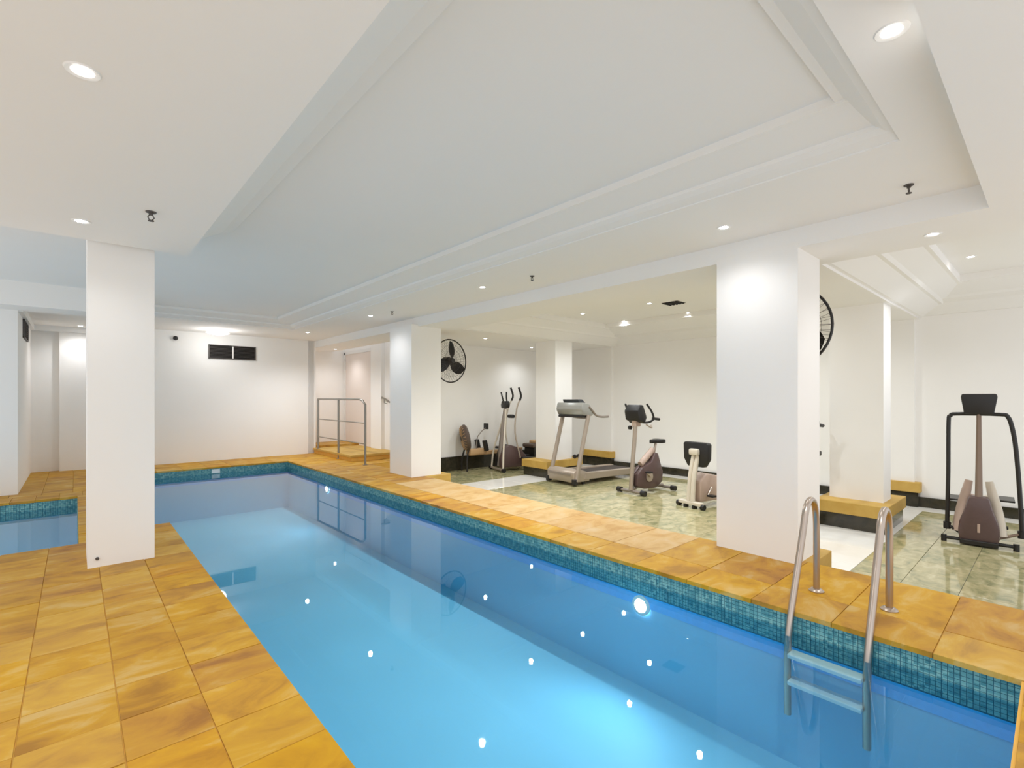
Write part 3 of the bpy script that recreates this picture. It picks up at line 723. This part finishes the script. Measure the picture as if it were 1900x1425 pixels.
def upright_bike(loc, rz, label):
    t = thing('exercise_bike', label, 'exercise bike', loc, rz, 'upright exercise bikes')
    # bars and feet
    for x, hw in ((-0.36, 0.24), (0.50, 0.22)):
        bm = bmesh.new(); tube(bm, [(x, -hw, 0.05), (x, hw, 0.05)], 0.028, 10); b = obj('floor_bar', bm, M['silver2'], t, True)
        for s in (1, -1):
            bm = bmesh.new(); tube(bm, [(x, s * (hw - 0.02), 0.05), (x, s * (hw + 0.07), 0.05)], 0.046, 12); obj('end_cap', bm, M['black'], b, True)
    bm = bmesh.new(); tube(bm, [(-0.36, 0, 0.07), (-0.10, 0, 0.12), (0.5, 0, 0.07)], 0.032, 10, 3); obj('frame_tube', bm, M['silver2'], t, True)
    bm = bmesh.new(); tube(bm, [(-0.37, 0, 0.07), (-0.33, 0, 0.5), (-0.27, 0, 1.0), (-0.25, 0, 1.34)], 0.038, 12, 3, 1.4); obj('handlebar_post', bm, M['silver'], t, True)
    # shroud
    for s, m_, nm in ((1, 'maroon', 'shroud'), (-1, 'maroon', 'shroud')):
        bm = bmesh.new()
        prism(bm, [(-0.30, 0.14), (-0.10, 0.07), (0.22, 0.06), (0.40, 0.16), (0.42, 0.34), (0.34, 0.52), (0.28, 0.68), (0.20, 0.70), (0.10, 0.54), (-0.14, 0.46), (-0.28, 0.34)], s * 0.005, s * 0.085, 'Y', 0.018)
        obj(nm, bm, M[m_], t, True)
    bm = bmesh.new(); tube(bm, [(-0.12, 0, 0.50), (0.05, 0, 0.62), (0.22, 0, 0.74)], 0.05, 10, 3, 1.2); obj('top_cover', bm, M['pink'], t, True)
    for s in (1, -1):
        bm = bmesh.new(); lathe(bm, [(0, 0.0), (0.09, 0.0), (0.09, 0.012), (0.03, 0.02), (0, 0.02)], 20, Matrix.Translation((0.02, s * 0.088, 0.28)) @ RM('X', -90 * s)); obj('crank_disc', bm, M['silver'], t, True)
        dx, dz = (0.13, -0.10) if s > 0 else (-0.13, 0.10)
        bm = bmesh.new(); tube(bm, [(0.02, s * 0.115, 0.28), (0.02 + dx, s * 0.125, 0.28 + dz)], 0.014, 8); c = obj('crank', bm, M['steel'], t, True)
        bm = bmesh.new(); box(bm, 0.02 + dx - 0.05, 0.02 + dx + 0.05, min(s * 0.135, s * 0.235), max(s * 0.135, s * 0.235), 0.265 + dz, 0.295 + dz, 0.008); obj('pedal', bm, M['black'], c)
    bm = bmesh.new(); tube(bm, [(0.24, 0, 0.62), (0.31, 0, 0.86)], 0.024, 10); obj('seat_post', bm, M['steel'], t, True)
    bm = bmesh.new()
    prism(bm, [(0.16, -0.03), (0.28, -0.05), (0.36, -0.12), (0.44, -0.125), (0.48, -0.06), (0.46, 0.0), (0.48, 0.06), (0.44, 0.125), (0.36, 0.12), (0.28, 0.05), (0.16, 0.03)], 0.86, 0.93, 'Z', 0.018)
    obj('saddle', bm, M['blackmetal'], t, True)
    # console
    bm = bmesh.new(); prism(bm, [(-0.34, 1.30), (-0.18, 1.24), (-0.12, 1.34), (-0.22, 1.56), (-0.30, 1.57), (-0.37, 1.46)], -0.155, 0.155, 'Y', 0.02); con = obj('console', bm, M['black'], t, True)
    bm = bmesh.new(); box(bm, -0.30, -0.16, -0.05, 0.05, 1.18, 1.30, 0.015); obj('console_neck', bm, M['pink'], con)
    bm = bmesh.new(); lathe(bm, [(0, -0.03), (0.035, -0.025), (0.035, 0.02), (0, 0.025)], 14, Matrix.Translation((-0.29, 0.085, 1.16)) @ RM('X', 90)); obj('height_knob', bm, M['black'], t, True)
    for s in (1, -1):
        bm = bmesh.new(); tube(bm, [(-0.20, s * 0.06, 1.26), (-0.16, s * 0.20, 1.26), (-0.10, s * 0.27, 1.32), (-0.14, s * 0.27, 1.44), (-0.24, s * 0.24, 1.58)], 0.018, 10, 5); h = obj('handlebar', bm, M['black'], t, True)
        bm = bmesh.new(); tube(bm, [(-0.11, s * 0.265, 1.33), (0.06, s * 0.27, 1.31)], 0.024, 10); obj('grip', bm, M['black'], h, True)
    bm = bmesh.new(); tube(bm, [(-0.16, -0.16, 1.22), (-0.06, -0.2, 1.16), (0.0, -0.14, 1.20)], 0.012, 8, 4); obj('bottle_cage', bm, M['steel'], t, True)
    return t
upright_bike((7.64, 4.97, ZG), math.radians(-6), 'upright exercise bike with brown shroud beside the treadmill')
upright_bike((7.55, 2.42, ZG), math.radians(-4), 'exercise bike hidden by the broad column, one handle end showing')

def recumbent(loc, rz):
    t = thing('recumbent_bike', 'cream recumbent bike with black console half hidden by the broad column', 'exercise bike', loc, rz)
    for x, hw in ((-0.60, 0.21), (0.85, 0.2)):
        bm = bmesh.new(); box(bm, x - 0.04, x + 0.05, -hw, hw, 0.045, 0.10, 0.012); b = obj('floor_bar', bm, M['cream'], t)
        for s in (1, -1):
            bm = bmesh.new(); lathe(bm, [(0, -0.03), (0.04, -0.03), (0.04, 0.03), (0, 0.03)], 14, Matrix.Translation((x, s * (hw + 0.015), 0.04)) @ RM('X', 90)); obj('wheel', bm, M['black'], b, True)
            bm = bmesh.new(); box(bm, x - 0.05, x + 0.03, s * 0.08 - 0.02, s * 0.08 + 0.02, 0.0, 0.05, 0.006); obj('foot_pad', bm, M['black'], b)
    for s in (1, -1):
        bm = bmesh.new(); tube(bm, [(-0.60, s * 0.035 - 0.0, 0.10), (-0.56, s * 0.035, 0.5), (-0.46, s * 0.04, 0.86)], 0.036, 12, 3); obj('mast', bm, M['cream'], t, True)
    bm = bmesh.new(); tube(bm, [(-0.575, 0, 0.15), (-0.54, 0, 0.5), (-0.46, 0, 0.84)], 0.026, 8, 3); obj('mast_strip', bm, M['silver2'], t, True)
    bm = bmesh.new(); box(bm, -0.56, -0.44, -0.085, 0.085, 0.80, 0.90, 0.025); obj('mast_head', bm, M['cream'], t, True)
    bm = bmesh.new(); prism(bm, [(-0.235, 0.98), (-0.20, 1.0), (0.20, 1.0), (0.235, 0.98), (0.225, 0.74), (0.15, 0.62), (-0.15, 0.62), (-0.225, 0.74)], -0.50, -0.40, 'X', 0.02)
    con = obj('console', bm, M['black'], t, True)
    bm = bmesh.new(); box(bm, -0.40, -0.39, -0.16, 0.16, 0.76, 0.94, 0.004); obj('display', bm, M['screen'], con)
    bm = bmesh.new(); prism(bm, [(-0.50, 0.08), (0.25, 0.08), (0.30, 0.30), (0.05, 0.44), (-0.35, 0.52), (-0.50, 0.40)], -0.10, 0.10, 'Y', 0.03); obj('body_shell', bm, M['pink'], t, True)
    bm = bmesh.new(); box(bm, 0.2, 0.9, -0.05, 0.05, 0.14, 0.24, 0.015); obj('seat_rail', bm, M['silver'], t)
    for s in (1, -1):
        dx, dz = (0.11, 0.11) if s > 0 else (-0.11, -0.11)
        bm = bmesh.new(); tube(bm, [(-0.25, s * 0.11, 0.30), (-0.25 + dx, s * 0.13, 0.30 + dz)], 0.014, 8); c = obj('crank', bm, M['steel'], t, True)
        bm = bmesh.new(); box(bm, -0.30 + dx, -0.20 + dx, min(s * 0.14, s * 0.25), max(s * 0.14, s * 0.25), 0.28 + dz, 0.31 + dz, 0.008); obj('pedal', bm, M['black'], c)
    bm = bmesh.new(); box(bm, 0.32, 0.76, -0.2, 0.2, 0.40, 0.48, 0.03); box(bm, 0.46, 0.6, -0.05, 0.05, 0.22, 0.41); obj('seat', bm, M['black'], t, True)
    bm = bmesh.new(); box(bm, 0.74, 0.82, -0.18, 0.18, 0.48, 0.92, 0.03); obj('backrest', bm, M['black'], t, True)
    return t
recumbent((7.66, 3.66, ZG), math.radians(-12))

def stepper(loc, rz):
    t = thing('elliptical_trainer', 'black and brown elliptical trainer with hoop frame near the gym wall', 'elliptical trainer', loc, rz)
    # hoop
    bm = bmesh.new()
    tube(bm, [(0.0, 0.275, 0.20), (0.0, 0.265, 0.8), (0.0, 0.262, 1.40), (0.0, 0.245, 1.475), (0.0, 0.19, 1.50), (0.0, -0.17, 1.50), (0.0, -0.235, 1.475), (0.0, -0.27, 1.35), (0.0, -0.30, 1.10), (0.0, -0.33, 0.60), (0.0, -0.345, 0.20)], 0.021, 10, 4)
    obj('hoop_frame', bm, M['blackmetal'], t, True)
    for s, y in ((1, 0.275), (-1, -0.345)):
        bm = bmesh.new(); lathe(bm, [(0, -0.04), (0.035, -0.04), (0.035, 0.04), (0, 0.04)], 12, Matrix.Translation((0, y, 0.17))); obj('pivot', bm, M['black'], t, True)
        bm = bmesh.new(); tube(bm, [(0, y, 0.18), (-0.06, s * 0.12, 0.085)], 0.017, 8); obj('link_bar', bm, M['blackmetal'] if s > 0 else M['brownpipe'], t, True)
    bm = bmesh.new(); tube(bm, [(-0.10, 0.0, 0.55), (-0.03, 0.0, 1.0), (0.0, 0.0, 1.50)], [0.038, 0.024], 12, 3, 0.8); obj('mast', bm, M['brownpipe'], t, True)
    bm = bmesh.new(); prism(bm, [(-0.145, 1.735), (0.145, 1.735), (0.155, 1.70), (0.125, 1.50), (-0.125, 1.50), (-0.155, 1.70)], -0.05, 0.03, 'X', 0.014)
    con = obj('console', bm, M['black'], t, True)
    bm = bmesh.new(); box(bm, 0.03, 0.036, -0.1, 0.1, 1.56, 1.71, 0.002); obj('display', bm, M['screen'], con)
    # shroud: maroon front, cream sides
    bm = bmesh.new()
    prism(bm, [(-0.085, 0.56), (0.085, 0.56), (0.115, 0.42), (0.165, 0.26), (0.175, 0.15), (0.16, 0.04), (-0.16, 0.04), (-0.175, 0.15), (-0.165, 0.26), (-0.115, 0.42)], -0.17, 0.0, 'X', 0.03)
    sh = obj('front_shroud', bm, M['maroon'], t, True)
    bm = bmesh.new(); box(bm, -0.176, -0.17, -0.012, 0.012, 0.16, 0.26, 0.003); obj('badge', bm, M['pink'], sh)
    for s in (1, -1):
        bm = bmesh.new(); tube(bm, [(-0.02, s * 0.165, 0.12), (0.02, s * 0.15, 0.34), (0.05, s * 0.115, 0.56), (0.07, s * 0.085, 0.72)], [0.055, 0.028], 12, 4, 1.5); prism(bm, [(0.0, 0.10), (0.62, 0.10), (0.66, 0.26), (0.50, 0.44), (0.25, 0.54), (0.05, 0.55)], s * 0.03, s * 0.13, 'Y', 0.03); obj('side_shell', bm, M['cream'] if s < 0 else M['pink'], t, True)
        bm = bmesh.new(); box(bm, 0.20, 0.56, min(s * 0.17, s * 0.30), max(s * 0.17, s * 0.30), 0.46 - 0.02 * s, 0.48 - 0.02 * s, 0.006); box(bm, 0.36, 0.42, min(s * 0.12, s * 0.2), max(s * 0.12, s * 0.2), 0.44 - 0.02 * s, 0.47 - 0.02 * s); obj('pedal', bm, M['blackmetal'], t)
    bm = bmesh.new(); box(bm, -0.19, 0.0, -0.16, 0.16, 0.015, 0.07, 0.01); obj('foot_plate', bm, M['blackmetal'], t)
    bm = bmesh.new(); tube(bm, [(-0.10, 0.29, 0.045), (-0.10, -0.29, 0.045)], 0.02, 8); b = obj('floor_bar', bm, M['blackmetal'], t, True)
    for s in (1, -1):
        bm = bmesh.new(); tube(bm, [(-0.10, s * 0.30, 0.0), (-0.10, s * 0.30, 0.075)], 0.026, 10); obj('end_cap', bm, M['black'], b, True)
    bm = bmesh.new(); tube(bm, [(0.95, 0.26, 0.045), (0.95, -0.26, 0.045)], 0.022, 8); tube(bm, [(0.0, 0, 0.06), (0.95, 0, 0.05)], 0.03, 8); obj('rear_frame', bm, M['blackmetal'], t, True)
    return t
stepper((7.80, 0.62, ZG), math.radians(4))

def crosstrainer(loc, rz):
    t = thing('cross_trainer', 'cream and black cross trainer in front of the far pier', 'cross trainer', loc, rz)
    bm = bmesh.new(); tube(bm, [(-0.12, 0.03, 0.10), (-0.08, 0.02, 0.8), (0.0, 0.0, 1.55)], [0.085, 0.035], 12, 3, 1.0); obj('mast', bm, M['silver2'], t, True)
    bm = bmesh.new()
    prism(bm, [(0.0, 1.56), (-0.04, 1.6), (-0.1, 1.62), (-0.14, 1.54), (-0.12, 1.46), (0.12, 1.44), (0.15, 1.52), (0.1, 1.62), (0.04, 1.6)], -0.06, 0.05, 'X', 0.02)
    obj('console', bm, M['black'], t, True)
    for s in (1, -1):
        bm = bmesh.new(); tube(bm, [(0.0, s * 0.09, 1.55), (-0.03, s * 0.10, 1.68), (-0.05, s * 0.14, 1.82)], 0.018, 8, 3); obj('grip', bm, M['black'], t, True)
        bm = bmesh.new(); tube(bm, [(-0.22, s * 0.30, 0.06), (-0.18, s * 0.25, 0.5), (-0.05, s * 0.08, 1.15), (-0.02, s * 0.04, 1.42)], 0.022, 8, 4); obj('front_leg', bm, M['cream'], t, True)
        bm = bmesh.new(); tube(bm, [(0.25, s * 0.26, 0.30), (0.12, s * 0.24, 0.9), (0.18, s * 0.22, 1.45), (0.30, s * 0.20, 1.72), (0.24, s * 0.20, 1.92)], 0.018, 8, 4)
        h = obj('swing_arm', bm, M['cream'] if s > 0 else M['silver'], t, True)
        bm = bmesh.new(); tube(bm, [(0.26, s * 0.205, 1.62), (0.30, s * 0.20, 1.74), (0.24, s * 0.20, 1.93)], 0.024, 8, 3); obj('arm_grip', bm, M['black'], h, True)
        bm = bmesh.new(); prism(bm, [(-0.20, 0.08), (0.45, 0.08), (0.50, 0.30), (0.30, 0.52), (0.05, 0.60), (-0.10, 0.56), (-0.20, 0.3)], s * 0.03, s * 0.16, 'Y', 0.03); obj('shroud', bm, M['maroon'] if s < 0 else M['black'], t, True)
        bm = bmesh.new(); box(bm, 0.30, 0.75, min(s * 0.18, s * 0.32), max(s * 0.18, s * 0.32), 0.28, 0.31, 0.008); obj('pedal', bm, M['black'], t)
    bm = bmesh.new(); box(bm, 0.02, 0.14, -0.22, -0.02, 1.22, 1.30, 0.03); obj('cup_holder', bm, M['black'], t, True)
    bm = bmesh.new(); tube(bm, [(-0.22, 0.33, 0.045), (-0.22, -0.33, 0.045)], 0.026, 8); b = obj('floor_bar', bm, M['silver'], t, True)
    for s in (1, -1):
        bm = bmesh.new(); tube(bm, [(-0.22, s * 0.30, 0.045), (-0.22, s * 0.37, 0.045)], 0.045, 10); obj('end_cap', bm, M['black'], b, True)
    return t
crosstrainer((7.50, 8.62, ZG), math.radians(-14))

bx = thing('weight_bench', 'low dark bench with a tan cushion between the cross trainer and the far pier', 'bench', (8.62, 8.74, ZG))
bm = bmesh.new(); box(bm, -0.30, 0.55, -0.20, 0.20, 0.46, 0.56, 0.035); obj('pad', bm, M['cage'], bx, True)
bm = bmesh.new(); box(bm, -0.16, 0.2, -0.16, 0.1, 0.555, 0.64, 0.03); obj('cushion', bm, M['tan'], bx, True)
bm = bmesh.new(); box(bm, -0.24, 0.5, -0.15, 0.15, 0.22, 0.46, 0.02); obj('shelf', bm, M['blackmetal'], bx)
for x in (-0.22, 0.46):
    for s in (1, -1):
        bm = bmesh.new(); box(bm, x - 0.025, x + 0.025, s * 0.14 - 0.025, s * 0.14 + 0.025, 0.0, 0.46, 0.004); obj('leg', bm, M['blackmetal'], bx)

def rower(loc, rz):
    t = thing('rowing_machine', 'brown air rowing machine with round flywheel by the back wall', 'rowing machine', loc, rz)
    R = Matrix.Translation((0, 0, 0.77)) @ RM('Y', 78) @ RM('X', 25)
    bm = bmesh.new(); lathe(bm, [(0.0, -0.10), (0.12, -0.10), (0.27, -0.075), (0.305, -0.02), (0.305, 0.02), (0.27, 0.05), (0.0, 0.06)], 32, R); fw = obj('flywheel_housing', bm, M['cage'], t, True)
    bm = bmesh.new()
    for k in range(24):
        a = k * 2 * PI / 24; c, s = math.cos(a), math.sin(a)
        b2 = bmesh.new(); tube(b2, [(0.07 * c, 0.07 * s, -0.112), (0.25 * c, 0.25 * s, -0.092), (0.29 * c, 0.29 * s, -0.05)], 0.006, 5); bmesh.ops.transform(b2, matrix=R, verts=b2.verts); merge(bm, b2)
    obj('guard', bm, M['tan'], fw)
    bm = bmesh.new(); lathe(bm, [(0, -0.13), (0.05, -0.125), (0.07, -0.10), (0, -0.10)], 16, R); obj('hub', bm, M['blackmetal'], fw, True)
    for y, x in ((0.13, -0.02), (-0.10, -0.04)):
        bm = bmesh.new(); tube(bm, [(0.05, y * 0.5, 0.62), (x, y, 0.25), (x, y, 0.0)], 0.02, 8, 3); obj('leg', bm, M['blackmetal'], t, True)
    bm = bmesh.new(); box(bm, 0.10, 1.75, -0.035, 0.035, 0.34, 0.43, 0.01); obj('rail', bm, M['tan'], t)
    bm = bmesh.new(); box(bm, 0.06, 0.55, -0.10, 0.10, 0.36, 0.50, 0.03); obj('front_body', bm, M['tan'], t, True)
    bm = bmesh.new(); box(bm, 0.95, 1.22, -0.16, 0.16, 0.45, 0.50, 0.02); obj('seat', bm, M['black'], t, True)
    for s in (1, -1):
        bm = bmesh.new(); box(bm, 0.42, 0.50, s * 0.15 - 0.05, s * 0.15 + 0.05, 0.44, 0.70, 0.012, rot=RM('Y', -15)); obj('footrest', bm, M['black'], t)
    bm = bmesh.new(); tube(bm, [(0.30, 0, 0.46), (0.34, 0.0, 0.78), (0.60, 0, 0.99)], 0.012, 8, 2); a = obj('monitor_arm', bm, M['silver2'], t, True)
    bm = bmesh.new(); box(bm, 0.57, 0.62, -0.07, 0.07, 0.94, 1.08, 0.012); obj('monitor', bm, M['black'], a)
    bm = bmesh.new(); tube(bm, [(1.68, -0.2, 0.02), (1.68, 0.2, 0.02)], 0.02, 8); tube(bm, [(1.68, 0, 0.02), (1.66, 0, 0.36)], 0.022, 8); obj('rear_leg', bm, M['blackmetal'], t, True)
    return t
rower((6.72, 9.12, ZG), math.radians(0))

db = thing('dumbbell', 'black dumbbell lying on the plinth behind the treadmill', 'dumbbell', (8.36, 7.19, 0.045), math.radians(10))
bm = bmesh.new(); tube(bm, [(-0.09, 0, 0), (0.09, 0, 0)], 0.014, 10); obj('bar', bm, M['blackmetal'], db, True)
for s in (1, -1):
    bm = bmesh.new(); lathe(bm, [(0, -0.03), (0.04, -0.03), (0.045, -0.02), (0.045, 0.02), (0.04, 0.03), (0, 0.03)], 6, Matrix.Translation((s * 0.085, 0, 0)) @ RM('Y', 90)); obj('weight', bm, M['black'], db)
